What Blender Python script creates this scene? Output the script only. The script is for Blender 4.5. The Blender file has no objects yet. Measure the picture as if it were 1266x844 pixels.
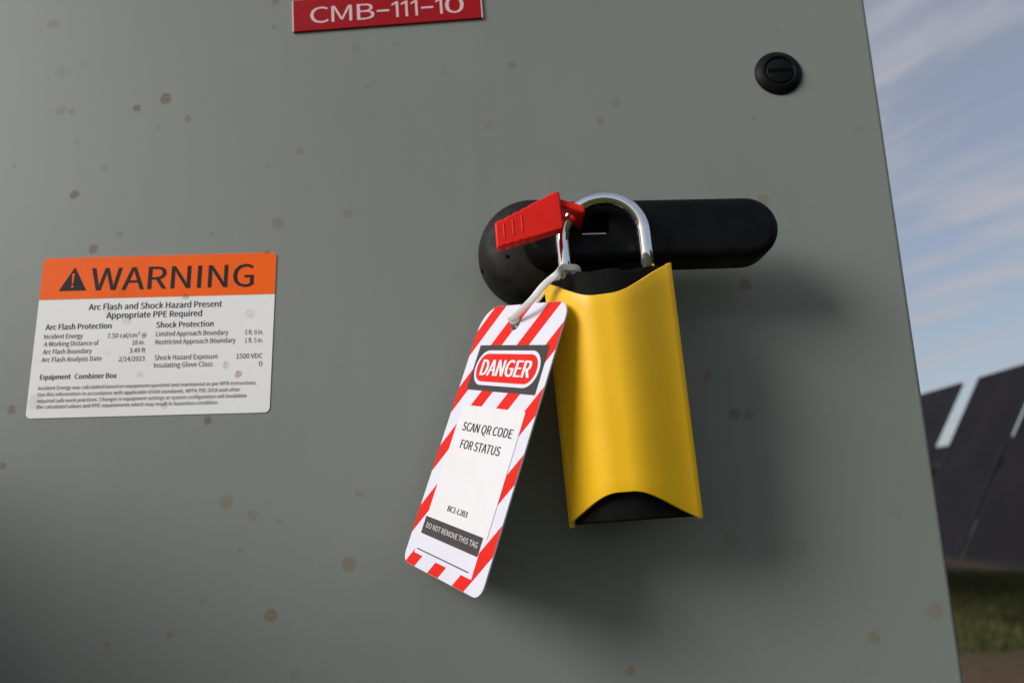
import bpy, bmesh, math, random
from mathutils import Vector, Matrix, Euler
random.seed(4)
S = bpy.context.scene
C = S.collection

# ------------------------------------------------------------------ camera
EYE = Vector((0.0, -0.46076, 1.5))
cam_d = bpy.data.cameras.new("camera")
cam = bpy.data.objects.new("camera", cam_d); C.objects.link(cam)
M = Matrix(((0.999657, 0.026192, 0.0, EYE.x),
            (0.005668, -0.216334, -0.976303, EYE.y),
            (-0.025571, 0.975968, -0.216408, EYE.z), (0, 0, 0, 1)))
cam.matrix_world = M
cam_d.sensor_width = 36.0
cam_d.lens = 36.0 * 914.0 / 1266.0
cam_d.clip_start = 0.02; cam_d.clip_end = 6000
cam_d.dof.use_dof = True
cam_d.dof.focus_distance = 0.425
cam_d.dof.aperture_fstop = 7.0
S.camera = cam

# ------------------------------------------------------------------ light
SUN_DIR = Vector((-0.77, -0.475, 0.425)).normalized()     # towards the sun
el = math.asin(SUN_DIR.z); az = math.atan2(SUN_DIR.x, SUN_DIR.y)
world = bpy.data.worlds.new("World"); S.world = world
world.use_nodes = True
nt = world.node_tree; nt.nodes.clear()
def N(t, ty, **kw):
    n = t.nodes.new(ty)
    for k, v in kw.items(): setattr(n, k, v)
    return n
sky = N(nt, 'ShaderNodeTexSky', sky_type='NISHITA')
sky.sun_disc = False; sky.sun_elevation = el; sky.sun_rotation = az
sky.air_density = 1.0; sky.dust_density = 1.6; sky.ozone_density = 1.6
tc = N(nt, 'ShaderNodeTexCoord')
sep = N(nt, 'ShaderNodeSeparateXYZ'); nt.links.new(tc.outputs['Generated'], sep.inputs[0])
addz = N(nt, 'ShaderNodeMath', operation='ADD'); addz.inputs[1].default_value = 0.12
mx = N(nt, 'ShaderNodeMath', operation='MAXIMUM'); mx.inputs[1].default_value = 0.0
nt.links.new(sep.outputs['Z'], mx.inputs[0]); nt.links.new(mx.outputs[0], addz.inputs[0])
dx = N(nt, 'ShaderNodeMath', operation='DIVIDE'); dy = N(nt, 'ShaderNodeMath', operation='DIVIDE')
nt.links.new(sep.outputs['X'], dx.inputs[0]); nt.links.new(addz.outputs[0], dx.inputs[1])
nt.links.new(sep.outputs['Y'], dy.inputs[0]); nt.links.new(addz.outputs[0], dy.inputs[1])
cmb = N(nt, 'ShaderNodeCombineXYZ'); nt.links.new(dx.outputs[0], cmb.inputs[0]); nt.links.new(dy.outputs[0], cmb.inputs[1])
def dotn(v):
    d = N(nt, 'ShaderNodeVectorMath', operation='DOT_PRODUCT'); d.inputs[1].default_value = v; nt.links.new(cmb.outputs[0], d.inputs[0]); return d.outputs['Value']
mp = N(nt, 'ShaderNodeCombineXYZ')                       # streaks of thin cloud run along one direction
nt.links.new(dotn((-.55 * 1.15, .83 * 1.15, 0)), mp.inputs[0]); nt.links.new(dotn((.83 * 4.2, .55 * 4.2, 0)), mp.inputs[1]); mp.inputs[2].default_value = 1.7
cn = N(nt, 'ShaderNodeTexNoise'); cn.inputs['Scale'].default_value = 1.5; cn.inputs['Detail'].default_value = 6; cn.inputs['Roughness'].default_value = 0.52; cn.inputs['Distortion'].default_value = 0.35
nt.links.new(mp.outputs[0], cn.inputs['Vector'])
cr = N(nt, 'ShaderNodeMapRange'); cr.interpolation_type = 'SMOOTHSTEP'
cr.inputs['From Min'].default_value = 0.40; cr.inputs['From Max'].default_value = 0.72; cr.inputs['To Min'].default_value = 0.44; cr.inputs['To Max'].default_value = 0.92
nt.links.new(cn.outputs[0], cr.inputs['Value'])
mixc = N(nt, 'ShaderNodeMixRGB'); mixc.inputs['Color2'].default_value = (4.35, 4.4, 4.9, 1)
nt.links.new(cr.outputs[0], mixc.inputs['Fac']); nt.links.new(sky.outputs[0], mixc.inputs['Color1'])
bg = N(nt, 'ShaderNodeBackground'); bg.inputs['Strength'].default_value = 0.092
nt.links.new(mixc.outputs[0], bg.inputs['Color'])
wo = N(nt, 'ShaderNodeOutputWorld'); nt.links.new(bg.outputs[0], wo.inputs[0])

sun_d = bpy.data.lights.new("sun", 'SUN'); sun_d.energy = 2.6; sun_d.angle = math.radians(27); sun_d.color = (1.0, 0.965, 0.92)
sun = bpy.data.objects.new("sun", sun_d); C.objects.link(sun)
sun.rotation_euler = SUN_DIR.to_track_quat('Z', 'Y').to_euler()
sun.location = (-4, -3, 5)

S.view_settings.view_transform = 'Standard'; S.view_settings.look = 'None'
S.view_settings.exposure = 0.15; S.view_settings.gamma = 1.0
S.view_settings.use_curve_mapping = False
try: S.cycles.use_denoising = True
except Exception: pass

# ------------------------------------------------------------------ helpers
def tag(o, label=None, cat=None, group=None, kind=None):
    if label: o['label'] = label
    if cat: o['category'] = cat
    if group: o['group'] = group
    if kind: o['kind'] = kind
    return o
def empty(name, loc=(0, 0, 0), mat=None):
    o = bpy.data.objects.new(name, None); C.objects.link(o); o.empty_display_size = 0.02
    if mat is not None: o.matrix_world = mat
    else: o.location = loc
    return o
def link(name, me, material, parent=None, loc=None, smooth=False):
    o = bpy.data.objects.new(name, me); C.objects.link(o)
    if material: me.materials.append(material)
    if parent: o.parent = parent
    if loc: o.location = loc
    if smooth: me.polygons.foreach_set('use_smooth', [True] * len(me.polygons))
    return o
def from_bm(name, bm, material, parent=None, smooth=False, loc=None):
    bmesh.ops.recalc_face_normals(bm, faces=bm.faces)
    me = bpy.data.meshes.new(name); bm.to_mesh(me); bm.free()
    return link(name, me, material, parent, loc, smooth)
def bevel(o, w, seg=3, ang=35):
    m = o.modifiers.new('bevel', 'BEVEL'); m.width = w; m.segments = seg; m.limit_method = 'ANGLE'; m.angle_limit = math.radians(ang)
    m.harden_normals = False
    o.data.polygons.foreach_set('use_smooth', [True] * len(o.data.polygons))
    try: o.data.set_sharp_from_angle(angle=math.radians(45))
    except Exception: pass
    return o
def box_bm(a, b, bm=None):
    bm = bm or bmesh.new()
    vs = [bm.verts.new((x, y, z)) for x in (a[0], b[0]) for y in (a[1], b[1]) for z in (a[2], b[2])]
    for f in ((0, 1, 3, 2), (4, 6, 7, 5), (0, 4, 5, 1), (2, 3, 7, 6), (0, 2, 6, 4), (1, 5, 7, 3)): bm.faces.new([vs[i] for i in f])
    return bm
def prism_bm(pts, y0, y1, bm=None):
    """extrude an x-z outline from y0 to y1"""
    bm = bm or bmesh.new()
    a = [bm.verts.new((x, y0, z)) for x, z in pts]; b = [bm.verts.new((x, y1, z)) for x, z in pts]
    n = len(pts)
    bm.faces.new(a); bm.faces.new(b[::-1])
    for i in range(n): bm.faces.new((a[i], b[i], b[(i + 1) % n], a[(i + 1) % n]))
    return bm
def rrect(x0, z0, x1, z1, r, n=6):
    rs = r if isinstance(r, (list, tuple)) else [r] * 4      # bl, br, tr, tl
    out = []
    for (cx, cz, a0, q) in ((x0, z0, 180, 0), (x1, z0, 270, 1), (x1, z1, 0, 2), (x0, z1, 90, 3)):
        q = rs[q]; sx = 1 if cx == x0 else -1; sz = 1 if cz == z0 else -1
        for k in range(n + 1):
            t = math.radians(a0 + 90 * k / n)
            out.append((cx + sx * q + q * math.cos(t), cz + sz * q + q * math.sin(t)))
    return out
def lathe_bm(prof, n=48, axis='y', bm=None, c=(0, 0)):
    """prof: (radius, y)"""
    bm = bm or bmesh.new(); rings = []
    for r, y in prof:
        if r < 1e-6: rings.append([bm.verts.new((c[0], y, c[1]))])
        else: rings.append([bm.verts.new((c[0] + r * math.cos(2 * math.pi * k / n), y, c[1] + r * math.sin(2 * math.pi * k / n))) for k in range(n)])
    for A, B in zip(rings, rings[1:]):
        for k in range(n):
            k2 = (k + 1) % n
            if len(A) == 1 and len(B) == 1: continue
            if len(A) == 1: bm.faces.new((A[0], B[k], B[k2]))
            elif len(B) == 1: bm.faces.new((A[k], A[k2], B[0]))
            else: bm.faces.new((A[k], A[k2], B[k2], B[k]))
    return bm
def tube_bm(pts, r, n=16, bm=None, cap=True):
    bm = bm or bmesh.new(); pts = [Vector(p) for p in pts]; rings = []
    up = None
    for i, p in enumerate(pts):
        t = (pts[min(i + 1, len(pts) - 1)] - pts[max(i - 1, 0)]).normalized()
        if up is None:
            up = t.orthogonal().normalized()
        up = (up - t * up.dot(t)).normalized(); s = t.cross(up)
        rings.append([bm.verts.new(p + r * (math.cos(2 * math.pi * k / n) * up + math.sin(2 * math.pi * k / n) * s)) for k in range(n)])
    for A, B in zip(rings, rings[1:]):
        for k in range(n): bm.faces.new((A[k], A[(k + 1) % n], B[(k + 1) % n], B[k]))
    if cap: bm.faces.new(rings[0][::-1]); bm.faces.new(rings[-1])
    return bm
def flat_bm(polys, y=0.0, bm=None):
    bm = bm or bmesh.new()
    for pts in polys: bm.faces.new([bm.verts.new((x, y, z)) for x, z in pts])
    return bm
FONT_CACHE = {}
def sans():
    '''the plain sans-serif that ships with Blender; its built-in font where that is missing'''
    import os
    try: return bpy.data.fonts.load(os.path.join(bpy.utils.system_resource('DATAFILES', path='fonts'), 'Noto Sans CJK Regular.woff2'))
    except Exception: return None
SANS = sans()
def text_me(name, items, y, spacing=1.0, bold=0.0, heavy=(0,)):
    """items: (string, x0, x1, z base, cap height); outlines of letters filled flat in the x-z plane, facing -y"""
    verts, faces = [], []
    for it in items:
        s, x0, x1, zb, cap = it[:5]
        cu = bpy.data.curves.new('t', 'FONT'); cu.body = s; cu.size = 1.0
        if SANS: cu.font = SANS
        cu.resolution_u = 3; cu.space_character = spacing
        cu.offset = bold
        ob = bpy.data.objects.new('t', cu); C.objects.link(ob)
        dg = bpy.context.evaluated_depsgraph_get(); me = bpy.data.meshes.new_from_object(ob.evaluated_get(dg))
        if 'H' not in FONT_CACHE:
            c2 = bpy.data.curves.new('t', 'FONT'); c2.body = 'H'; c2.font = SANS or c2.font; o2 = bpy.data.objects.new('t', c2); C.objects.link(o2)
            m2 = bpy.data.meshes.new_from_object(o2.evaluated_get(bpy.context.evaluated_depsgraph_get()))
            FONT_CACHE['H'] = max(v.co.y for v in m2.vertices)
            bpy.data.objects.remove(o2); bpy.data.meshes.remove(m2)
        xs = [v.co.x for v in me.vertices]; lo, hi = min(xs), max(xs)
        base = len(verts)
        for v in me.vertices:
            verts.append((x0 + (v.co.x - lo) / (hi - lo) * (x1 - x0), y, zb + v.co.y / FONT_CACHE['H'] * cap))
        for p in me.polygons: faces.append([base + i for i in p.vertices])
        bpy.data.objects.remove(ob); bpy.data.meshes.remove(me)
    nv, V, F = len(verts), [], []                # heavy: a broad stroke laid down in several passes side by side
    for i, d in enumerate(heavy):
        V += [(x + d, yy - i * .00002, z) for x, yy, z in verts]; F += [[q + i * nv for q in f] for f in faces]
    me = bpy.data.meshes.new(name); me.from_pydata(V, [], F); me.update()
    return me

# ------------------------------------------------------------------ materials
# dried mud spots on the door and on the sticker: (x, z, radius, strength), metres on the door
SPOTS = [(-0.2346,1.7801,0.0046,0.60),(-0.2541,1.7733,0.0031,0.55),(-0.2184,1.7643,0.0031,0.50),(-0.2906,1.7110,0.0036,0.60),(-0.1403,1.7380,0.0026,0.40),(-0.1623,1.7279,0.0020,0.25),(-0.2723,1.7293,0.0026,0.25),(-0.1534,1.6865,0.0046,0.35),(-0.2743,1.6717,0.0036,0.50),(-0.1626,1.8336,0.0020,0.40),(-0.1624,1.8537,0.0031,0.40),(-0.3095,1.8022,0.0046,0.15),(0.0050,1.7993,0.0036,0.50),(0.0642,1.7550,0.0031,0.50),(-0.0121,1.7535,0.0041,0.25),(0.0754,1.7681,0.0041,0.30),(0.0587,1.7012,0.0041,0.30),(0.1698,1.6941,0.0046,0.35),(-0.1069,1.6915,0.0036,0.30),(0.1519,1.6357,0.0046,0.55),(0.1375,1.5519,0.0041,0.5),(0.1466,1.5517,0.0036,0.5),(0.1229,1.5769,0.0031,0.4),(-0.1914,1.5570,0.0031,0.70),(-0.3155,1.5669,0.0031,0.50),(-0.3167,1.5318,0.0026,0.50),(-0.1009,1.4683,0.0051,0.50),(-0.1467,1.4405,0.0046,0.60),(-0.2058,1.4316,0.0026,0.40),(-0.2424,1.4262,0.0026,0.45),(-0.1768,1.5067,0.0046,0.40),(-0.1606,1.4981,0.0036,0.35),(-0.1442,1.4948,0.0031,0.20),(-0.1668,1.4779,0.0026,0.25),(-0.0954,1.5095,0.0026,0.35),(0.2449,1.4335,0.0056,0.35),(0.2073,1.4192,0.0041,0.45),(0.0636,1.4050,0.0031,0.50),(0.1291,1.4760,0.0056,0.22),(0.1699,1.4708,0.0051,0.22),(-0.3188,1.8408,0.0046,0.22),(-0.1879,1.4497,0.0031,0.25),(-0.1311,1.4076,0.0036,0.30),(0.1691,1.7538,0.0020,0.25),(0.2384,1.7433,0.0036,0.18),(-0.0417,1.7931,0.0031,0.20),(-0.0756,1.8175,0.0031,0.20),(-0.0950,1.7847,0.0020,0.30),(-0.2576,1.6814,0.0026,0.30),(-0.1965,1.6797,0.0020,0.30),(-0.3064,1.7730,0.0041,0.20),(-0.2991,1.7721,0.0026,0.25),(-0.2384,1.7582,0.0020,0.25),(-0.2943,1.8081,0.0026,0.15),(-0.1040,1.8152,0.0036,0.30),(0.1913,1.8192,0.0026,0.20),(0.2307,1.4891,0.0026,0.20),(-0.1737,1.5858,0.0028,0.75),(-0.1819,1.5919,0.0026,0.40),(-0.2104,1.6376,0.0026,0.60),(-0.2519,1.6412,0.0031,0.35),(-0.2581,1.6289,0.0046,0.20),(-0.2477,1.6232,0.0041,0.25),(-0.1680,1.6248,0.0036,0.25),(-0.2363,1.5869,0.0026,0.25),(-0.1879,1.6088,0.0041,0.15),(-0.3007,1.5711,0.0056,0.20),(-0.1821,1.6442,0.0031,0.25),(-0.2194,1.5664,0.0026,0.30),(-0.1595,1.6663,0.0020,0.60),(-0.2577,1.6016,0.0026,0.12)]

def mud_group():
    g = bpy.data.node_groups.new('mud_spots', 'ShaderNodeTree')
    g.interface.new_socket('Fac', in_out='OUTPUT', socket_type='NodeSocketFloat')
    go = N(g, 'NodeGroupOutput')
    geo = N(g, 'ShaderNodeNewGeometry')
    s = N(g, 'ShaderNodeSeparateXYZ'); g.links.new(geo.outputs['Position'], s.inputs[0])
    c = N(g, 'ShaderNodeCombineXYZ'); g.links.new(s.outputs['X'], c.inputs[0]); g.links.new(s.outputs['Z'], c.inputs[1])
    nz = N(g, 'ShaderNodeTexNoise'); nz.inputs['Scale'].default_value = 260; nz.inputs['Detail'].default_value = 3
    g.links.new(c.outputs[0], nz.inputs['Vector'])
    sub = N(g, 'ShaderNodeVectorMath', operation='SUBTRACT'); sub.inputs[1].default_value = (.5, .5, .5); g.links.new(nz.outputs['Color'], sub.inputs[0])
    sc = N(g, 'ShaderNodeVectorMath', operation='SCALE'); sc.inputs['Scale'].default_value = 0.0035; g.links.new(sub.outputs[0], sc.inputs[0])
    ad = N(g, 'ShaderNodeVectorMath', operation='ADD'); g.links.new(c.outputs[0], ad.inputs[0]); g.links.new(sc.outputs[0], ad.inputs[1])
    flat = N(g, 'ShaderNodeVectorMath', operation='MULTIPLY'); flat.inputs[1].default_value = (1, 1, 0); g.links.new(ad.outputs[0], flat.inputs[0])
    last = None
    for (x, z, r, k) in SPOTS:
        d = N(g, 'ShaderNodeVectorMath', operation='DISTANCE'); d.inputs[1].default_value = (x, z, 0); g.links.new(flat.outputs[0], d.inputs[0])
        m = N(g, 'ShaderNodeMapRange'); m.interpolation_type = 'SMOOTHSTEP'
        m.inputs['From Min'].default_value = r * 1.1; m.inputs['From Max'].default_value = r * .62; m.inputs['To Max'].default_value = min(.95, k * 1.35)
        g.links.new(d.outputs['Value'], m.inputs['Value'])
        if last is None: last = m.outputs[0]
        else:
            a = N(g, 'ShaderNodeMath', operation='MAXIMUM'); g.links.new(last, a.inputs[0]); g.links.new(m.outputs[0], a.inputs[1]); last = a.outputs[0]
    # mottling inside each spot
    n2 = N(g, 'ShaderNodeTexNoise'); n2.inputs['Scale'].default_value = 500; n2.inputs['Detail'].default_value = 4; g.links.new(c.outputs[0], n2.inputs['Vector'])
    mr = N(g, 'ShaderNodeMapRange'); mr.inputs['From Min'].default_value = .3; mr.inputs['From Max'].default_value = .62; mr.inputs['To Min'].default_value = .45; g.links.new(n2.outputs[0], mr.inputs['Value'])
    mu = N(g, 'ShaderNodeMath', operation='MULTIPLY'); g.links.new(last, mu.inputs[0]); g.links.new(mr.outputs[0], mu.inputs[1])
    # very fine scattered specks
    vo = N(g, 'ShaderNodeTexVoronoi'); vo.inputs['Scale'].default_value = 48; g.links.new(ad.outputs[0], vo.inputs['Vector'])
    vr = N(g, 'ShaderNodeMapRange'); vr.inputs['From Min'].default_value = .085; vr.inputs['From Max'].default_value = .03; g.links.new(vo.outputs['Distance'], vr.inputs['Value'])
    sepc = N(g, 'ShaderNodeSeparateColor'); g.links.new(vo.outputs['Color'], sepc.inputs[0])
    vk = N(g, 'ShaderNodeMapRange'); vk.inputs['From Min'].default_value = .55; vk.inputs['From Max'].default_value = 1.; vk.inputs['To Max'].default_value = .32; g.links.new(sepc.outputs[0], vk.inputs['Value'])
    vm = N(g, 'ShaderNodeMath', operation='MULTIPLY'); g.links.new(vr.outputs[0], vm.inputs[0]); g.links.new(vk.outputs[0], vm.inputs[1])
    fin = N(g, 'ShaderNodeMath', operation='MAXIMUM'); g.links.new(mu.outputs[0], fin.inputs[0]); g.links.new(vm.outputs[0], fin.inputs[1])
    g.links.new(fin.outputs[0], go.inputs[0])
    return g
MUD = mud_group()

def mat(name, col, rough=0.5, metal=0.0, spec=0.5, noise=None, bump=None, mud=None, rough_noise=None, trans=0.0, sss=0.0, coat=0.0, streaks=0):
    """noise=(scale, amount)  bump=(scale, strength, distance)  mud=True lays the mud spots over the colour"""
    m = bpy.data.materials.new(name); m.use_nodes = True; t = m.node_tree
    b = t.nodes['Principled BSDF']
    b.inputs['Roughness'].default_value = rough; b.inputs['Metallic'].default_value = metal
    b.inputs['Specular IOR Level'].default_value = spec
    b.inputs['Transmission Weight'].default_value = trans; b.inputs['Subsurface Weight'].default_value = sss
    b.inputs['Coat Weight'].default_value = coat
    if sss: b.inputs['Subsurface Radius'].default_value = (.004, .004, .004); b.inputs['Subsurface Scale'].default_value = 1.0
    geo = N(t, 'ShaderNodeNewGeometry')
    rgb = N(t, 'ShaderNodeRGB'); rgb.outputs[0].default_value = (*col, 1); cur = rgb.outputs[0]
    if noise:
        n = N(t, 'ShaderNodeTexNoise'); n.inputs['Scale'].default_value = noise[0]; n.inputs['Detail'].default_value = 5
        t.links.new(geo.outputs['Position'], n.inputs['Vector'])
        r = N(t, 'ShaderNodeMapRange'); r.inputs['From Min'].default_value = .3; r.inputs['From Max'].default_value = .7; r.inputs['To Min'].default_value = 1 - noise[1]; r.inputs['To Max'].default_value = 1 + noise[1]
        t.links.new(n.outputs[0], r.inputs['Value'])
        mm = N(t, 'ShaderNodeVectorMath', operation='SCALE'); t.links.new(cur, mm.inputs[0]); t.links.new(r.outputs[0], mm.inputs['Scale']); cur = mm.outputs[0]
    if streaks:                     # faint dust runs left by rain, and fine wiped scratches
        for sc3, lo, hi, am in (((55, 55, 2.2), .35, .7, streaks), ((9, 9, 5), .35, .65, streaks), ((260, 260, 30), .55, .75, streaks * .8)):
            mpn = N(t, 'ShaderNodeVectorMath', operation='MULTIPLY'); mpn.inputs[1].default_value = sc3; t.links.new(geo.outputs['Position'], mpn.inputs[0])
            n = N(t, 'ShaderNodeTexNoise'); n.inputs['Scale'].default_value = 1.0; n.inputs['Detail'].default_value = 5; t.links.new(mpn.outputs[0], n.inputs['Vector'])
            r = N(t, 'ShaderNodeMapRange'); r.inputs['From Min'].default_value = lo; r.inputs['From Max'].default_value = hi; r.inputs['To Min'].default_value = 1 - am; r.inputs['To Max'].default_value = 1 + am; t.links.new(n.outputs[0], r.inputs['Value'])
            mm = N(t, 'ShaderNodeVectorMath', operation='SCALE'); t.links.new(cur, mm.inputs[0]); t.links.new(r.outputs[0], mm.inputs['Scale']); cur = mm.outputs[0]
    mg = None
    if mud:
        if mud is True: mud = ((.165, .115, .066), 1.0)
        mg = N(t, 'ShaderNodeGroup', node_tree=MUD)
        mx_ = N(t, 'ShaderNodeMixRGB'); mx_.inputs['Color2'].default_value = (*mud[0], 1); t.links.new(cur, mx_.inputs['Color1']); mf = N(t, 'ShaderNodeMath', operation='MULTIPLY'); mf.inputs[1].default_value = mud[1]; t.links.new(mg.outputs[0], mf.inputs[0]); t.links.new(mf.outputs[0], mx_.inputs['Fac']); cur = mx_.outputs[0]
        rr = N(t, 'ShaderNodeMapRange'); rr.inputs['To Min'].default_value = rough; rr.inputs['To Max'].default_value = .9; t.links.new(mg.outputs[0], rr.inputs['Value']); t.links.new(rr.outputs[0], b.inputs['Roughness'])
    t.links.new(cur, b.inputs['Base Color'])
    if rough_noise and not mud:
        n = N(t, 'ShaderNodeTexNoise'); n.inputs['Scale'].default_value = rough_noise[0]; n.inputs['Detail'].default_value = 5; t.links.new(geo.outputs['Position'], n.inputs['Vector'])
        r = N(t, 'ShaderNodeMapRange'); r.inputs['From Min'].default_value = .3; r.inputs['From Max'].default_value = .7; r.inputs['To Min'].default_value = rough - rough_noise[1]; r.inputs['To Max'].default_value = rough + rough_noise[1]
        t.links.new(n.outputs[0], r.inputs['Value']); t.links.new(r.outputs[0], b.inputs['Roughness'])
    if bump:
        n = N(t, 'ShaderNodeTexNoise'); n.inputs['Scale'].default_value = bump[0]; n.inputs['Detail'].default_value = 4; t.links.new(geo.outputs['Position'], n.inputs['Vector'])
        bb = N(t, 'ShaderNodeBump'); bb.inputs['Strength'].default_value = bump[1]; bb.inputs['Distance'].default_value = bump[2]
        if mg:
            a = N(t, 'ShaderNodeMath', operation='MULTIPLY_ADD'); a.inputs[1].default_value = 1.2; t.links.new(mg.outputs[0], a.inputs[0]); t.links.new(n.outputs[0], a.inputs[2]); t.links.new(a.outputs[0], bb.inputs['Height'])
        else: t.links.new(n.outputs[0], bb.inputs['Height'])
        t.links.new(bb.outputs[0], b.inputs['Normal'])
    return m

MT = dict(
    paint=mat('grey_cabinet_paint', (.203, .224, .204), .52, spec=.42, noise=(7, .035), bump=(900, .09, .0004), mud=True, streaks=.012),
    label=mat('sticker_white', (.86, .86, .855), .45, spec=.3, noise=(14, .03), mud=((.36, .25, .145), .85)),
    orange=mat('sticker_orange', (.98, .13, .004), .5, spec=.15, noise=(30, .05), mud=((.30, .12, .04), .6)),
    ink=mat('print_ink', (.016, .017, .022), .6, spec=.15),
    red_plate=mat('engraved_red', (.34, .003, .008), .4, spec=.2, noise=(60, .06)),
    plate_core=mat('engraved_core', (.72, .50, .50), .5),
    black=mat('black_plastic', (.0035, .0037, .0042), .5, spec=.14, noise=(120, .35), bump=(700, .12, .0004), rough_noise=(60, .12)),
    boss=mat('worn_black_plastic', (.012, .0112, .0105), .58, spec=.25, noise=(160, .4), bump=(420, .22, .0006), rough_noise=(80, .15)),
    rubber=mat('black_rubber', (.005, .005, .0054), .7, spec=.12, noise=(200, .3), bump=(900, .2, .0004)),
    hole=mat('dark_recess', (.003, .003, .003), .9, spec=.05),
    yellow=mat('yellow_plastic', (.93, .54, .012), .40, spec=.42, noise=(45, .03), bump=(1300, .05, .0003), rough_noise=(30, .06)),
    red=mat('red_plastic', (.78, .014, .007), .45, spec=.22, noise=(90, .06), bump=(900, .06, .0003)),
    chrome=mat('chrome', (.86, .87, .9), .07, metal=1.0, rough_noise=(90, .025)),
    steel=mat('galvanised_steel', (.45, .46, .47), .45, metal=.8, noise=(9, .2), rough_noise=(20, .1)),
    nylon=mat('clear_nylon', (.93, .915, .91), .4, trans=.12, sss=.0, noise=(150, .05)),
    tag_white=mat('tag_white', (.70, .70, .79), .5, spec=.25, noise=(40, .02)),
    tag_label=mat('tag_paper', (.76, .74, .77), .5, noise=(60, .02)),
    tag_red=mat('tag_red', (.74, .016, .010), .5, spec=.2, noise=(60, .05)),
    tag_black=mat('tag_black', (.028, .027, .03), .4, noise=(80, .2)),
    tag_strip=mat('tag_strip_black', (.05, .038, .038), .45, noise=(80, .2)),
    grommet=mat('brass_grommet', (.52, .47, .40), .3, metal=.9),
    glass=mat('solar_glass', (.010, .008, .009), .5, spec=.12, noise=(2, .25)),
    frame=mat('module_frame', (.02, .02, .022), .5, metal=.3),
)

# ------------------------------------------------------------------ ground
def ground_mat():
    m = bpy.data.materials.new('field_ground'); m.use_nodes = True; t = m.node_tree; b = t.nodes['Principled BSDF']
    b.inputs['Roughness'].default_value = .95; b.inputs['Specular IOR Level'].default_value = .1
    geo = N(t, 'ShaderNodeNewGeometry')
    n1 = N(t, 'ShaderNodeTexNoise'); n1.inputs['Scale'].default_value = .55; n1.inputs['Detail'].default_value = 8; n1.inputs['Roughness'].default_value = .62
    n2 = N(t, 'ShaderNodeTexNoise'); n2.inputs['Scale'].default_value = 7; n2.inputs['Detail'].default_value = 8
    t.links.new(geo.outputs['Position'], n1.inputs['Vector']); t.links.new(geo.outputs['Position'], n2.inputs['Vector'])
    g = N(t, 'ShaderNodeMixRGB'); g.inputs['Color1'].default_value = (.045, .055, .014, 1); g.inputs['Color2'].default_value = (.085, .092, .028, 1); t.links.new(n2.outputs[0], g.inputs['Fac'])
    d = N(t, 'ShaderNodeMixRGB'); d.inputs['Color1'].default_value = (.075, .05, .032, 1); d.inputs['Color2'].default_value = (.135, .095, .062, 1); t.links.new(n2.outputs[0], d.inputs['Fac'])
    # worn earth: a service track round the cabinet and a bare strip further out
    s = N(t, 'ShaderNodeSeparateXYZ'); t.links.new(geo.outputs['Position'], s.inputs[0])
    w = N(t, 'ShaderNodeMath', operation='MULTIPLY_ADD'); w.inputs[1].default_value = 1.6; t.links.new(n1.outputs[0], w.inputs[0]); t.links.new(s.outputs['Y'], w.inputs[2])
    a = N(t, 'ShaderNodeMapRange'); a.interpolation_type = 'SMOOTHSTEP'; a.inputs['From Min'].default_value = 8.3; a.inputs['From Max'].default_value = 7.4; t.links.new(w.outputs[0], a.inputs['Value'])
    a2 = N(t, 'ShaderNodeMapRange'); a2.interpolation_type = 'SMOOTHSTEP'; a2.inputs['From Min'].default_value = 3.0; a2.inputs['From Max'].default_value = 4.5; t.links.new(w.outputs[0], a2.inputs['Value'])
    am = N(t, 'ShaderNodeMath', operation='MULTIPLY'); t.links.new(a.outputs[0], am.inputs[0]); t.links.new(a2.outputs[0], am.inputs[1])
    c = N(t, 'ShaderNodeMapRange'); c.interpolation_type = 'SMOOTHSTEP'; c.inputs['From Min'].default_value = 14.5; c.inputs['From Max'].default_value = 16.5; t.links.new(w.outputs[0], c.inputs['Value'])
    mm = N(t, 'ShaderNodeMath', operation='MAXIMUM'); t.links.new(am.outputs[0], mm.inputs[0]); t.links.new(c.outputs[0], mm.inputs[1])
    mix = N(t, 'ShaderNodeMixRGB'); t.links.new(mm.outputs[0], mix.inputs['Fac']); t.links.new(g.outputs[0], mix.inputs['Color1']); t.links.new(d.outputs[0], mix.inputs['Color2'])
    t.links.new(mix.outputs[0], b.inputs['Base Color'])
    bb = N(t, 'ShaderNodeBump'); bb.inputs['Strength'].default_value = .6; bb.inputs['Distance'].default_value = .05; t.links.new(n2.outputs[0], bb.inputs['Height']); t.links.new(bb.outputs[0], b.inputs['Normal'])
    return m
bm = bmesh.new()
bm.faces.new([bm.verts.new(p) for p in ((-2500, -2500, 0), (2500, -2500, 0), (2500, 2500, 0), (-2500, 2500, 0))])
g = from_bm('ground', bm, ground_mat()); tag(g, kind='structure')

MT['blade'] = mat('grass_blade', (.062, .066, .022), .7, spec=.2, noise=(1.2, .45))
verts, faces = [], []
for i in range(9000):
    y = random.uniform(7.2, 14.5); x = random.uniform(3.2, 10.5) * (0.6 + y / 22)
    if random.random() < .25 and y < 8.2: continue
    for k in range(3):
        h = random.uniform(.05, .16); a = random.uniform(0, 6.28); w = random.uniform(.006, .012); ln = random.uniform(.02, .09); b = random.uniform(0, 6.28)
        px, py = x + random.uniform(-.05, .05), y + random.uniform(-.05, .05); v = len(verts)
        verts += [(px - w * math.cos(a), py - w * math.sin(a), -.005), (px + w * math.cos(a), py + w * math.sin(a), -.005), (px + ln * math.cos(b), py + ln * math.sin(b), h)]
        faces.append((v, v + 1, v + 2))
me = bpy.data.meshes.new('grass'); me.from_pydata(verts, [], faces)
go = link('grass', me, MT['blade']); tag(go, 'short green grass growing on the field beneath the solar row', 'grass', kind='stuff')

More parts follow.
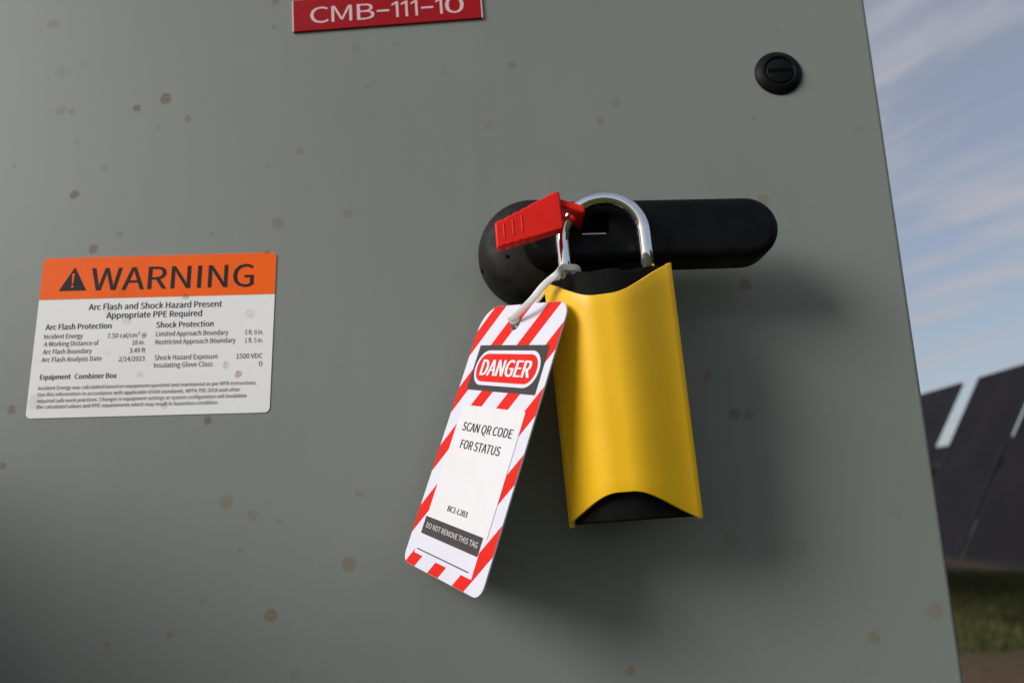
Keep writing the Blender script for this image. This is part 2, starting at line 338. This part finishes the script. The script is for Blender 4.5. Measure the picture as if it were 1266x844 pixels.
# ------------------------------------------------------------------ solar rows
ROW_A = math.radians(2.4)
AX = Vector((math.sin(ROW_A), math.cos(ROW_A), 0)); CX = Vector((math.cos(ROW_A), -math.sin(ROW_A), 0))
Z_LO, Z_HI, L_LO, L_HI = 0.885, 2.844, 4.0, 5.16
slope = Vector((0, L_HI - L_LO, Z_HI - Z_LO)); SL = slope.length
UPV = (CX * (L_HI - L_LO) + Vector((0, 0, Z_HI - Z_LO))).normalized()
NRM = AX.cross(UPV).normalized()
if NRM.x > 0: NRM = -NRM
def solar_row(offset, starts, label):
    base = Vector((EYE.x, EYE.y, 0)) + CX * (L_LO + offset)
    root = empty('solar_tracker', tuple(base + CX * (L_HI - L_LO) / 2)); tag(root, label, 'solar panels', 'rows of tilted solar panels behind the cabinet')
    R = Matrix((AX, UPV, NRM)).transposed()
    WID = 1.13
    def mesh_frame():
        bm = bmesh.new(); T = .035
        for a, b in (((0, 0, -T), (WID, .018, 0)), ((0, SL - .018, -T), (WID, SL, 0)), ((0, .018, -T), (.018, SL - .018, 0)), ((WID - .018, .018, -T), (WID, SL - .018, 0))): box_bm(a, b, bm)
        bmesh.ops.recalc_face_normals(bm, faces=bm.faces); me = bpy.data.meshes.new('frame'); bm.to_mesh(me); bm.free(); me.materials.append(MT['frame']); return me
    def mesh_glass():
        bm = bmesh.new(); box_bm((.018, .018, -.012), (WID - .018, SL - .018, -.004), bm)
        bmesh.ops.recalc_face_normals(bm, faces=bm.faces); me = bpy.data.meshes.new('panel'); bm.to_mesh(me); bm.free(); me.materials.append(MT['glass']); return me
    fm, gm = SHARED.setdefault('m', (mesh_frame(), mesh_glass()))
    inv = root.matrix_basis.inverted()
    for s in starts:
        p = base + AX * s + Vector((0, 0, Z_LO)) - Vector(root.location)
        o = bpy.data.objects.new('panel', gm); C.objects.link(o); o.parent = root
        o.matrix_local = Matrix.Translation(p) @ R.to_4x4()
        f = bpy.data.objects.new('panel_frame', fm); C.objects.link(f); f.parent = o
    s0, s1 = min(starts) - .2, max(starts) + WID + .2
    mid = base + CX * (L_HI - L_LO) / 2 + Vector((0, 0, (Z_LO + Z_HI) / 2)) - NRM * .12 - Vector(root.location)
    a, b = mid + AX * s0, mid + AX * s1
    from_bm('torque_tube', tube_bm([a, b], .065, 12), MT['frame'], root)  # dark frame material puts the shade into the tube's colour
    for q in PIERS:
        p = mid + AX * q
        from_bm('pier', box_bm((p.x - .05, p.y - .08, 0), (p.x + .05, p.y + .08, p.z - .06)), MT['steel'], root)
    bm = bmesh.new()
    return root
SHARED = {}
starts = [8.92 - 1.13, 9.30]
s = 7.685 - 1.13
while s > -4: starts.append(s); s -= 1.15
s = 9.30 + 1.15
while s < 36: starts.append(s); s += 1.15
PIERS = [4.6, 11.9, 19.1, 26.3, 33.5]
solar_row(0.0, starts, 'dark tilted solar panel row standing nearest to the cabinet, with a bright gap')
s = 4.0; st2 = []
while s < 48: st2.append(s); s += 1.15
PIERS = [5., 12., 19., 26., 33., 40.]
solar_row(6.2, st2, 'second solar panel row farther off, mostly hidden behind the near row')

# ------------------------------------------------------------------ cabinet
cab = empty('electrical_cabinet', (-.07, .17, 0)); tag(cab, 'grey painted steel electrical cabinet with mud spotted door and black handle', 'cabinet')
def cpart(name, bm, m, parent=cab, smooth=False):
    o = from_bm(name, bm, m, parent, smooth); o.matrix_parent_inverse = parent.matrix_world.inverted() if parent else Matrix(); return o
bpy.context.view_layer.update()
door = cpart('door', box_bm((-.40, 0, .80), (.2565, .022, 2.08)), MT['paint']); bevel(door, .0032, 4)
body = cpart('body', box_bm((-.397, .0245, .803), (.2535, .33, 2.077)), MT['paint']); bevel(body, .004, 3)
for x in (-.36, .17):
    lg = cpart('leg', box_bm((x, .10, -.05), (x + .05, .24, .8025)), MT['steel']); bevel(lg, .003, 2)

def under(name, bm, m, parent, smooth=False):
    bpy.context.view_layer.update()
    o = from_bm(name, bm, m, parent, smooth); o.matrix_parent_inverse = parent.matrix_world.inverted(); return o

# quarter-turn latch
LX, LZ = .189, 1.7868
bm = lathe_bm([(0, 0.0005), (.0162, 0.0005), (.0162, -.0010), (.0156, -.0018), (.0120, -.0040), (.0108, -.0043), (.0102, -.0038), (.0100, -.0030), (.0, -.0030)], 48, c=(LX, LZ))
latch = under('latch', bm, MT['black'], cab, True); bevel(latch, .0004, 2, 40)
bm = lathe_bm([(0, -.0026), (.0093, -.0026), (.0093, -.0036), (.0088, -.0040), (0, -.0040)], 40, c=(LX, LZ))
core = under('latch_core', bm, MT['black'], latch, True)
for a, b in (((-.0082, .0010), (.0082, .0040)),): pass
sl = under('slot', box_bm((LX - .0082, -.0042, LZ - .0014), (LX + .0082, -.0034, LZ + .0014)), MT['hole'], latch)

# lever handle: round boss and long rounded lever
BX, BZ = .0148, 1.6572
prof = [(0, .0005), (.0345, .0005), (.0352, -.004), (.0350, -.010), (.0338, -.017), (.0312, -.023), (.0270, -.0275), (.020, -.0305), (.010, -.0318), (0, -.0320)]
handle = under('handle', lathe_bm(prof, 64, c=(BX, BZ)), MT['boss'], cab, True)
tag(handle, 'black plastic rotary handle with round base and lever turned sideways')
def capsule(x0, x1, z, r0, r1, n=20):
    out = []
    for k in range(n + 1):
        t = math.radians(90 + 180 * k / n); out.append((x0 + r0 * math.cos(t), z + r0 * math.sin(t)))
    for k in range(n + 1):
        t = math.radians(-90 + 180 * k / n); out.append((x1 + r1 * math.cos(t), z + r1 * math.sin(t)))
    return out
LZc = 1.6561
lev = under('lever', prism_bm(capsule(.028, .1398, LZc, .0195, .0188), -.053, -.026), MT['black'], handle)
bmc = box_bm((.0400, -.06, 1.6536), (.0585, -.043, 1.6662)); bmesh.ops.recalc_face_normals(bmc, faces=bmc.faces)
mec = bpy.data.meshes.new('cutter'); bmc.to_mesh(mec); bmc.free(); cut = bpy.data.objects.new('cutter', mec); C.objects.link(cut)
bevel(lev, .0055, 4, 50)
bo = lev.modifiers.new('recess', 'BOOLEAN'); bo.object = cut; bo.operation = 'DIFFERENCE'; bo.solver = 'EXACT'
bpy.context.view_layer.update()
nm = bpy.data.meshes.new_from_object(lev.evaluated_get(bpy.context.evaluated_depsgraph_get()))
lev.modifiers.clear(); lev.data = nm
if not nm.materials: nm.materials.append(MT['black'])
bpy.data.objects.remove(cut)
lip = under('recess_lip', box_bm((.0425, -.0534, 1.6529), (.0565, -.0520, 1.6536)), MT['steel'], handle)
for hx, hz, r in ((-.0016, 1.6485, .0011), (-.0172, 1.6455, .0012)):
    yy = -.0300 if hx > -.01 else -.0135
    under('screw_hole', lathe_bm([(0, yy - .0012), (r, yy - .0012), (r, yy + .004), (0, yy + .004)], 12, c=(hx, hz)), MT['hole'], handle)

# red locking tab: grip facing the viewer and a flat tongue with the shackle hole
A, B_, Cc, Dd = Vector((-.0078, 1.6512)), Vector((.0282, 1.6696)), Vector((.0300, 1.6466)), Vector((-.0070, 1.6358))
pts = []
def ribbed(P0, P1, flip):
    out = []; nn = Vector((-(P1 - P0).y, (P1 - P0).x)).normalized()
    for k in range(45):
        t = .04 + .90 * k / 44; u = 1 - t if flip else t
        amp = .0007 * abs(math.sin(u * math.pi * 8)) if u < .5 else .0007
        out.append(P0.lerp(P1, t) + nn * (amp - .0007))
    return out
def corner(p, c, q):
    return [p * (1 - t) ** 2 + c * 2 * t * (1 - t) + q * t * t for t in (.25, .5, .75)]
top_e, bot_e = ribbed(A, B_, False), ribbed(Cc, Dd, True)
r0, r1 = B_.lerp(Cc, .12), B_.lerp(Cc, .90); l0, l1 = Dd.lerp(A, .10), Dd.lerp(A, .92)
pts = top_e + corner(top_e[-1], B_, r0) + [r0, r1] + corner(r1, Cc, bot_e[0]) + bot_e + corner(bot_e[-1], Dd, l0) + [l0, l1] + corner(l1, A, top_e[0])
grip = under('locking_tab', prism_bm([tuple(p) for p in pts][::-1], -.0805, -.0730), MT['red'], handle); bevel(grip, .0011, 4, 60); grip.modifiers['bevel'].use_clamp_overlap = False
tag(grip, 'red plastic locking tab with ribbed grip')
for k in range(3):
    t = .13 + .135 * k
    a = A.lerp(B_, t); b = Dd.lerp(Cc, t); p0 = b.lerp(a, .3); p1 = b.lerp(a, .8)
    rb = under('grip_rib', tube_bm([(p0.x, -.0804, p0.y), (p1.x, -.0804, p1.y)], .0005, 8), MT['red'], handle)
# tongue ring
near_l, near_r, far_r, far_l = Vector((.0235, -.0775, 1.6672)), Vector((.0422, -.0770, 1.6610)), Vector((.0418, -.0490, 1.6610)), Vector((.0245, -.0490, 1.6660))
hc = Vector((.0334, -.0648)); hr = .0043
def tongue():
    bm = bmesh.new(); m = 32; outer = []
    quad = [near_l, near_r, far_r, far_l]; per = []
    for i in range(4):
        for k in range(m // 4): per.append(quad[i].lerp(quad[(i + 1) % 4], k / (m // 4)))
    zpl = lambda x, y: 1.6672 - (x - .0235) * (.0062 / .0187)
    ang0 = math.atan2(per[0].y - hc.y, per[0].x - hc.x)
    th = .0046; L = []
    for dz in (0, -th):
        o = [bm.verts.new((p.x, p.y, p.z + dz)) for p in per]
        i_ = []
        for p in per:
            a = math.atan2(p.y - hc.y, p.x - hc.x); x, y = hc.x + hr * math.cos(a), hc.y + hr * math.sin(a)
            i_.append(bm.verts.new((x, y, zpl(x, y) + dz)))
        L.append((o, i_))
    (o0, i0), (o1, i1) = L
    for k in range(m):
        j = (k + 1) % m
        bm.faces.new((o0[k], o0[j], i0[j], i0[k])); bm.faces.new((o1[k], i1[k], i1[j], o1[j]))
        bm.faces.new((o0[k], o1[k], o1[j], o0[j])); bm.faces.new((i0[k], i0[j], i1[j], i1[k]))
    return bm
tg = under('locking_tongue', tongue(), MT['red'], handle); bevel(tg, .0009, 2, 50)
tag(tg, 'flat red tongue of the locking tab with the shackle through its hole')

# added cabinet-shaped blocker out of view, put there to shade the door's lower left
nb = empty('shade_blocker', (-.83, .0, 0)); tag(nb, 'unseen grey box added left of the cabinet to shade its door', 'cabinet')
bpy.context.view_layer.update()
o = cpart('body', box_bm((-1.16, -.30, .35), (-.51, .31, 1.555)), MT['paint'], nb); bevel(o, .004, 3)
o = cpart('blocker_top', box_bm((-1.17, -.33, 1.5565), (-.50, .32, 1.590)), MT['paint'], nb); bevel(o, .004, 3)
o = cpart('door', box_bm((-1.14, -.318, .38), (-.53, -.3015, 1.545)), MT['paint'], nb); bevel(o, .003, 3)
for x in (-1.10, -.62):
    o = cpart('leg', box_bm((x, -.12, -.05), (x + .05, .2, .3495)), MT['steel'], nb)

# ------------------------------------------------------------------ warning sticker
stk = empty('warning_label', (-.2293, -.0002, 1.6134)); tag(stk, 'white and orange arc flash WARNING sticker on the left of the grey door', 'warning label')
W2, H2 = .0764, .0526
sheet = from_bm('sheet', prism_bm(rrect(-W2, -H2, W2, H2, .0032), -.00025, .0001), MT['label'], stk)
band = from_bm('header_band', flat_bm([rrect(-W2 + .00005, .0243, W2 - .00005, H2 - .00005, [0.0002, .0002, .0032, .0032])], -.0004), MT['orange'], stk)
mm = .001
link('headline', text_me('headline', [('WARNING', -.0438, .0619, .0298, .0151)], -.0006, heavy=(0, .00025)), MT['ink'], stk)
bm = flat_bm([[(-.0642, .0300), (-.0465, .0300), (-.0551, .0458)]], -.0006)
tri = from_bm('alert_triangle', bm, MT['ink'], stk)
bm = flat_bm([[(-.05585, .0345), (-.05500, .0345), (-.05460, .0414), (-.05625, .0414)], [(-.05610 + .0008 * (1 + math.cos(a)) - .0001, .0327 + .0008 * math.sin(a)) for a in [2 * math.pi * k / 12 for k in range(12)]]], -.0008)
from_bm('exclamation_mark', bm, MT['orange'], tri)
BIG = [('Arc Flash and Shock Hazard Present',-43.6,42.5,16.7,4.0),('Appropriate PPE Required',-31.6,29.8,10.8,4.0)]
MID = [('Arc Flash Protection',-70.1,-27.8,4.2,3.6),('Shock Protection',1.0,37.7,3.8,3.6),('Equipment',-70.1,-50.7,-28.1,3.2),('Combiner Box',-48.1,-21.6,-28.2,3.2)]
SMALL = [('Incident Energy',-70.3,-45.6,-1.7,3.0),('7.50 cal/cm\u00b2 @',-29.7,-4.7,-2.2,3.0),('A Working Distance of',-69.9,-35.0,-6.6,3.0),('18 in.',-13.4,-5.5,-7.0,3.0),('Arc Flash Boundary',-70.0,-38.9,-11.7,3.0),('3.49 ft',-14.8,-4.7,-12.2,3.0),('Arc Flash Analysis Date',-70.3,-32.1,-16.8,3.0),('2/14/2023',-21.1,-4.7,-17.6,3.0),
 ('Limited Approach Boundary',1.4,47.6,-1.9,3.1),('5 ft. 0 in.',58.4,70.1,-2.3,3.0),('Restricted Approach Boundary',1.4,52.6,-7.2,3.1),('1 ft. 5 in.',58.7,70.1,-7.6,3.0),('Shock Hazard Exposure',1.7,41.9,-17.4,3.1),('1500 VDC',53.7,70.3,-17.8,3.1),('Insulating Glove Class',1.6,38.8,-22.3,3.1),('0',68.3,70.5,-23.0,3.1)]
FINE = [('Incident Energy was calculated based on equipment operated and maintained as per MFR instructions.',-70.4,67.5,-34.7,2.3),('Use this information in accordance with applicable OSHA standards, NFPA 70E-2018 and other',-70.4,57.3,-38.8,2.3),('required safe work practices. Changes in equipment settings or system configuration will invalidate',-70.2,61.6,-42.8,2.3),('the calculated values and PPE requirements which may result in hazardous condition.',-70.1,44.0,-46.6,2.3)]
sc = lambda L: [(t, a * mm, b * mm, z * mm, c * mm) for t, a, b, z, c in L]
for q in BIG: link('subheading', text_me('subheading', sc([q]), -.0004, heavy=(0, .00012)), MT['ink'], stk)
for q in MID: link('section_heading', text_me('section_heading', sc([q]), -.0004, heavy=(0, .00012)), MT['ink'], stk)
for q in SMALL: link('table_text', text_me('table_text', sc([q]), -.0004), MT['ink'], stk)
for q in FINE: link('fine_print', text_me('fine_print', sc([q]), -.0004), MT['ink'], stk)

# ------------------------------------------------------------------ red nameplate
npl = empty('nameplate', (-.0821, 0, 1.8445)); npl.rotation_euler = (0, -math.radians(3.15), 0)
tag(npl, 'red engraved plastic nameplate reading CMB-111-10 at the top of the door', 'sign')
npw, nph = .0662, .0124
pl = from_bm('plate', box_bm((-npw, -.0017, -nph), (npw, 0.0002, nph)), MT['red_plate'], npl)
for sx in (-1, 1):
    x = sx * npw
    e = from_bm('plate_edge', box_bm((min(x, x + sx * .0009), -.00165, -nph), (max(x, x + sx * .0009), 0.0002, nph)), MT['plate_core'], npl)
for q in [('C', -.0544, -.0412), ('M', -.0394, -.0248), ('B', -.0214, -.0090), ('0', .0409, .0543)]:
    link('engraved_letter', text_me('engraved_letter', [(*q, -.0071, .0126)], -.0019), MT['plate_core'], npl)
for x in (.0062, .0128, .0198, .0373):
    from_bm('engraved_letter', flat_bm([[(x, -.0071), (x + .0018, -.0071), (x + .0018, .0055), (x + .0003, .0055), (x - .0030, .0036), (x - .0030, .0022), (x, .0036)]], -.0019), MT['plate_core'], npl)
for x0, x1 in ((-.0074, .0015), (.0240, .0326)):
    from_bm('engraved_dash', flat_bm([[(x0, -.0019), (x1, -.0019), (x1, -.0004), (x0, -.0004)]], -.0019), MT['plate_core'], npl)

# ------------------------------------------------------------------ padlock
def pose(yaw, pitch, roll, c):
    R = Matrix.Rotation(yaw, 4, 'Z') @ Matrix.Rotation(pitch, 4, 'X') @ Matrix.Rotation(roll, 4, 'Y')
    return Matrix.Translation(c) @ R
LOCK = pose(-.19, .1025, -.052, (.0592, -.055, 1.5584))
lock = empty('padlock', mat=LOCK); tag(lock, 'large yellow and black padlock hanging from the black handle by its chrome shackle', 'padlock')
WL, HL, BUL, CUT, CUT_TOP = .0724, .1397, .0185, .0185, .0160
def sstep(x): x = max(0, min(1, x)); return x * x * (3 - 2 * x)
def bulge(x):
    t = abs((x + .0025) / (WL / 2 + .002)); return max(0, (1 - sstep((t - .10) / 1.10) - .0886) / .9114)
def cover_profile(n=44):
    pr = [(-WL / 2, .0098), (-WL / 2, .0035)]
    for k in range(1, 5):
        a = math.radians(180 + 90 * k / 5); pr.append((-WL / 2 + .0016 + .0016 * math.cos(a), .0016 + .0016 * math.sin(a)))
    for k in range(n + 1):
        x = -WL / 2 + .0016 + (WL - .0032) * k / n; pr.append((x, -BUL * bulge(x) ))
    for k in range(1, 5):
        a = math.radians(270 + 90 * k / 5); pr.append((WL / 2 - .0016 + .0016 * math.cos(a), .0016 + .0016 * math.sin(a)))
    pr += [(WL / 2, .0035), (WL / 2, .0098)]
    return pr
def cover(mirror):
    bm = bmesh.new(); rows = 14; cols = []
    for x, y in cover_profile():
        b = max(0, -y / BUL); z1 = (HL / 2 - CUT * b) * (.985 if mirror else 1); zt = (HL / 2 - CUT_TOP * b) * (.985 if mirror else 1)
        yy = y if not mirror else .02 - y
        cols.append([bm.verts.new((x, yy, -z1 + (z1 + zt) * k / rows)) for k in range(rows + 1)])
    for A_, B2 in zip(cols, cols[1:]):
        for k in range(rows): bm.faces.new((A_[k], B2[k], B2[k + 1], A_[k + 1]) if not mirror else (A_[k], A_[k + 1], B2[k + 1], B2[k]))
    me = bpy.data.meshes.new('cover'); bm.to_mesh(me); bm.free()
    o = link('front_cover' if not mirror else 'back_cover', me, MT['yellow'], lock, smooth=True)
    so = o.modifiers.new('shell', 'SOLIDIFY'); so.thickness = .0026; so.offset = -1
    bv = o.modifiers.new('bevel', 'BEVEL'); bv.width = .0009; bv.segments = 3; bv.limit_method = 'ANGLE'; bv.angle_limit = math.radians(50)
    return o
cover(False); cover(True)
# black core filling the covers, flat at both ends
bm = bmesh.new(); xs = [-WL / 2 + .0032 + (WL - .0064) * k / 40 for k in range(41)]
ring = [(x, .0042 - .0165 * bulge(x)) for x in xs] + [(x, .0158 + .0165 * bulge(x)) for x in xs[::-1]]
HC = HL / 2 - .0006
HCB = lambda x: -HC + .0023 * bulge(x)
top_z = lambda x: HC - .0006 - .0022 * math.exp(-((x - .012) / .006) ** 2) + .0009 * math.sin(x * 300)
a = [bm.verts.new((x, y, HCB(x))) for x, y in ring]; b = [bm.verts.new((x, y, top_z(x))) for x, y in ring]
m_ = len(ring); bm.faces.new(a[::-1]); bm.faces.new(b)
for i in range(m_): bm.faces.new((a[i], a[(i + 1) % m_], b[(i + 1) % m_], b[i]))
lc = from_bm('core', bm, MT['rubber'], lock); bevel(lc, .0012, 3, 50)
# shackle
SR, SX, SY = .00405, .0233, .004
pts = [(-SX, SY, HL / 2 - .02), (-SX, SY, HL / 2 + .010), (-SX, SY, HL / 2 + .0195)]
for k in range(1, 36):
    t = math.pi - math.pi * k / 36; pts.append((SX * math.cos(t), SY, HL / 2 + .0200 + SX * math.sin(t)))
pts += [(SX, SY, HL / 2 + .0195), (SX, SY, HL / 2 + .010), (SX, SY, HL / 2 - .02)]
from_bm('shackle', tube_bm(pts, SR, 28), MT['chrome'], lock, True)

# ------------------------------------------------------------------ danger tag
TSC = 1.10
TAG = pose(-.9037, -.262, .1933, (-.01749, -.04138, 1.53872))
tagr = empty('lockout_tag', mat=TAG); tag(tagr, 'red and white striped DANGER tag with a paper sticker, hanging from a cable tie', 'tag')
TW, TH = .0388, .0733
outline = rrect(-TW, -TH, TW, TH, [.0055, .0062, .0085, .0150], 8)
hole = (-.0027, .0623); HR = .0040
def plate_hole(o, y0, y1):
    """outline with a round hole: outline resampled radially round the hole"""
    bm = bmesh.new(); ol = []
    for i in range(len(o)):
        p, q = Vector(o[i]), Vector(o[(i + 1) % len(o)]); k = max(1, int((q - p).length / .004))
        ol += [p.lerp(q, j / k) for j in range(k)]
    lay = []
    for y in (y0, y1):
        e = [bm.verts.new((p.x, y, p.y)) for p in ol]; h = []
        for p in ol:
            a = math.atan2(p.y - hole[1], p.x - hole[0]); h.append(bm.verts.new((hole[0] + HR * math.cos(a), y, hole[1] + HR * math.sin(a))))
        lay.append((e, h))
    (e0, h0), (e1, h1) = lay; m = len(ol)
    for k in range(m):
        j = (k + 1) % m
        bm.faces.new((e0[k], e0[j], h0[j], h0[k])); bm.faces.new((e1[k], h1[k], h1[j], e1[j])); bm.faces.new((e0[k], e1[k], e1[j], e0[j])); bm.faces.new((h0[k], h0[j], h1[j], h1[k]))
    return bm
from_bm('card', plate_hole(outline, -.0004, .0004), MT['tag_white'], tagr)
# printed diagonal stripes, clipped to the card outline, its hole and the printed boxes
def clip(poly, keep):
    """Sutherland-Hodgman against a convex outline (counter-clockwise)"""
    out = [Vector(p) for p in poly]
    m = len(keep)
    for i in range(m):
        a, b = Vector(keep[i]), Vector(keep[(i + 1) % m]); d = b - a
        if d.length < 1e-9: continue
        inp, out = out, []
        side = lambda p: d.x * (p.y - a.y) - d.y * (p.x - a.x)
        for k in range(len(inp)):
            p, q = inp[k], inp[(k + 1) % len(inp)]; sp, sq = side(p), side(q)
            if sp >= 0: out.append(p)
            if (sp >= 0) != (sq >= 0): out.append(p + (q - p) * (sp / (sp - sq)))
        if not out: return []
    return out
inner = rrect(-TW + .0001, -TH + .0001, TW - .0001, TH - .0001, [.0055, .0062, .0085, .0150], 8)
polys = []
SLP, PER = .735, .0248
def band_poly(xa, xb, z0, z1, z_ref=.0505): return [(xa + SLP * (z0 - z_ref), z0), (xb + SLP * (z0 - z_ref), z0), (xb + SLP * (z1 - z_ref), z1), (xa + SLP * (z1 - z_ref), z1)]
for k in range(-3, 9):
    xa = .0053 + PER * k; xb = xa + .0107
    # cut the stripes in horizontal slabs so that one never covers the hole
    for z0, z1, x0, x1 in ((-TH, -.0668, -1, 1), (-.0668, -.0473, -1, -.0300), (-.0668, -.0473, .0275, 1), (-.0473, hole[1] - HR, -1, 1), (hole[1] + HR, TH, -1, 1)):
        p = clip(band_poly(xa, xb, z0, z1), [(x0, -1), (x1, -1), (x1, 1), (x0, 1)]); p = clip(p, inner) if p else p
        if len(p) > 2: polys.append(p)
    NS = 8
    for q in range(NS):
        za, zb = hole[1] - HR + 2 * HR * q / NS, hole[1] - HR + 2 * HR * (q + 1) / NS
        hw_ = math.sqrt(max(0, HR ** 2 - ((za + zb) / 2 - hole[1]) ** 2))
        for x0, x1 in ((-TW, hole[0] - hw_), (hole[0] + hw_, TW)):
            p = clip(band_poly(xa, xb, za, zb), [(x0, -1), (x1, -1), (x1, 1), (x0, 1)]); p = clip(p, inner) if p else p
            if len(p) > 2: polys.append(p)
bm = bmesh.new()
for p in polys:
    try: bm.faces.new([bm.verts.new((q.x, -.0005, q.y)) for q in p])
    except Exception: pass
from_bm('stripe', bm, MT['tag_red'], tagr)
def flat(name, polys, y, m): return from_bm(name, flat_bm(polys, y), m, tagr)
flat('danger_panel', [rrect(-.0300, .0238, .0335, .0498, .0002)], -.00065, MT['tag_black'])
flat('danger_border', [rrect(-.0278, .0268, .0313, .0467, .0098, 10)], -.0008, MT['tag_white'])
flat('danger_oval', [rrect(-.0258, .0288, .0293, .0447, .0078, 10)], -.00095, MT['tag_red'])
link('danger_text', text_me('danger_text', [('DANGER', -.0213, .0238, .0322, .0090)], -.0011, heavy=(0, .0004, .0008, .0012)), MT['tag_label'], tagr)
flat('paper_sticker', [rrect(-.0282, -.0473, .0305, .0150, .0006)], -.0007, MT['tag_label'])
for q in [('SCAN QR CODE', -.0212, .0254, .0010, .0046), ('FOR STATUS', -.0178, .0196, -.0085, .0046), ('BC1-L203', -.0105, .0086, -.0412, .0028)]: link('sticker_text', text_me('sticker_text', [q], -.00085, heavy=(0, .00025)), MT['ink'], tagr)
flat('notice_strip', [rrect(-.0290, -.0563, .0270, -.0472, .0003)], -.00072, MT['tag_strip'])
link('notice_text', text_me('notice_text', [('DO NOT REMOVE THIS TAG', -.0255, .0250, -.0527, .0026)], -.0009), MT['tag_label'], tagr)
flat('write_line', [[(-.0278, -.0646), (.0240, -.0646), (.0240, -.0641), (-.0278, -.0641)]], -.0007, MT['ink'])
bm = bmesh.new()
prof = [(.0039, -.0002), (.0041, -.0011), (.0047, -.0012), (.0052, -.0006), (.0052, -.0002)]

for ch in tagr.children: ch.data.transform(Matrix.Scale(TSC, 4))
hole = (hole[0] * TSC, hole[1] * TSC)

# ------------------------------------------------------------------ cable tie
tie = empty('cable_tie', tuple(TAG @ Vector((hole[0], 0, hole[1])))); tag(tie, 'translucent white cable tie looping from the tag hole round the padlock shackle', 'cable tie')
bpy.context.view_layer.update()
h_front = TAG @ Vector((hole[0] - .0002, -.0042, hole[1] + .0008)); h_in = TAG @ Vector((hole[0], .0, hole[1] - .0012)); h_back = TAG @ Vector((hole[0], .004, hole[1] + .001))
leg = LOCK @ Vector((-SX, SY, HL / 2 + .0035)); ydir = (LOCK.to_3x3() @ Vector((0, 1, 0))); xdir = LOCK.to_3x3() @ Vector((1, 0, 0))
zdir = LOCK.to_3x3() @ Vector((0, 0, 1))
tocam = lambda p: (EYE - p).normalized()
path = [h_front, Vector((.0106, -.0610, 1.6111)), Vector((.0183, -.0660, 1.6188)), Vector((.0259, -.0705, 1.6240)),
        leg - ydir * .0072 - xdir * .001 + zdir * .0010, leg - ydir * .0045 + xdir * .0066 + zdir * .0005, leg + ydir * .0018 + xdir * .0078 - zdir * .001, leg + ydir * .0068 + xdir * .001 - zdir * .001,
        leg + ydir * .004 - xdir * .0080 - zdir * .003, Vector((.0145, -.0480, 1.6150)), h_back, h_in]
def catmull(P_, n=10):
    out = []
    for i in range(len(P_) - 1):
        p0, p1, p2, p3 = P_[max(i - 1, 0)], P_[i], P_[i + 1], P_[min(i + 2, len(P_) - 1)]
        for k in range(n):
            t = k / n; out.append(.5 * ((2 * p1) + (p2 - p0) * t + (2 * p0 - 5 * p1 + 4 * p2 - p3) * t * t + (3 * p1 - p0 - 3 * p2 + p3) * t ** 3))
    out.append(P_[-1]); return out
cp = catmull(path)
bm = bmesh.new(); rings = []
nmain = zdir
centre = sum(path[:10], Vector()) / 10
for i, p in enumerate(cp):
    t = (cp[min(i + 1, len(cp) - 1)] - cp[max(i - 1, 0)]).normalized()
    # the band's broad face looks outwards from the loop; near the leg its width runs along the leg
    f = i / (len(cp) - 1)
    w0 = Vector((.74, -.05, -.67)); w1 = -zdir
    k = sstep((f - .22) / .16) * (1 - sstep((f - .72) / .12))
    w = w0.lerp(w1, k); w = (w - t * w.dot(t)).normalized(); nn = t.cross(w)
    hw = .0019; th = .0006
    rings.append([bm.verts.new(p + w * a_ * hw + nn * b_ * th) for a_, b_ in ((-1, -.6), (-.8, -1), (.8, -1), (1, -.6), (1, .6), (.8, 1), (-.8, 1), (-1, .6))])
for A_, B2 in zip(rings, rings[1:]):
    for k in range(8): bm.faces.new((A_[k], A_[(k + 1) % 8], B2[(k + 1) % 8], B2[k]))
bm.faces.new(rings[0][::-1]); bm.faces.new(rings[-1])
def add_under(name, bm, m, parent):
    o = from_bm(name, bm, m, parent, True); o.matrix_parent_inverse = parent.matrix_world.inverted(); return o
add_under('strap', bm, MT['nylon'], tie)
hd = TAG @ Vector((hole[0] + .0004, -.0030, hole[1] + .0018)); 
t0 = (cp[3] - cp[0]).normalized(); w = Vector((.74, -.05, -.67)); w = (w - t0 * w.dot(t0)).normalized(); nn = t0.cross(w)
bm = bmesh.new()
nn = (EYE - hd); nn = -(nn - t0 * nn.dot(t0)).normalized(); w = nn.cross(t0)
HM = Matrix((w, nn, t0)).transposed().to_4x4(); HM.translation = hd
bm = prism_bm(rrect(-.0037, -.0040, .0037, .0038, .0034, 8), -.0017, .0017)
bmesh.ops.transform(bm, matrix=HM, verts=bm.verts)
hh = add_under('head', bm, MT['nylon'], tie); bevel(hh, .0015, 4, 40)
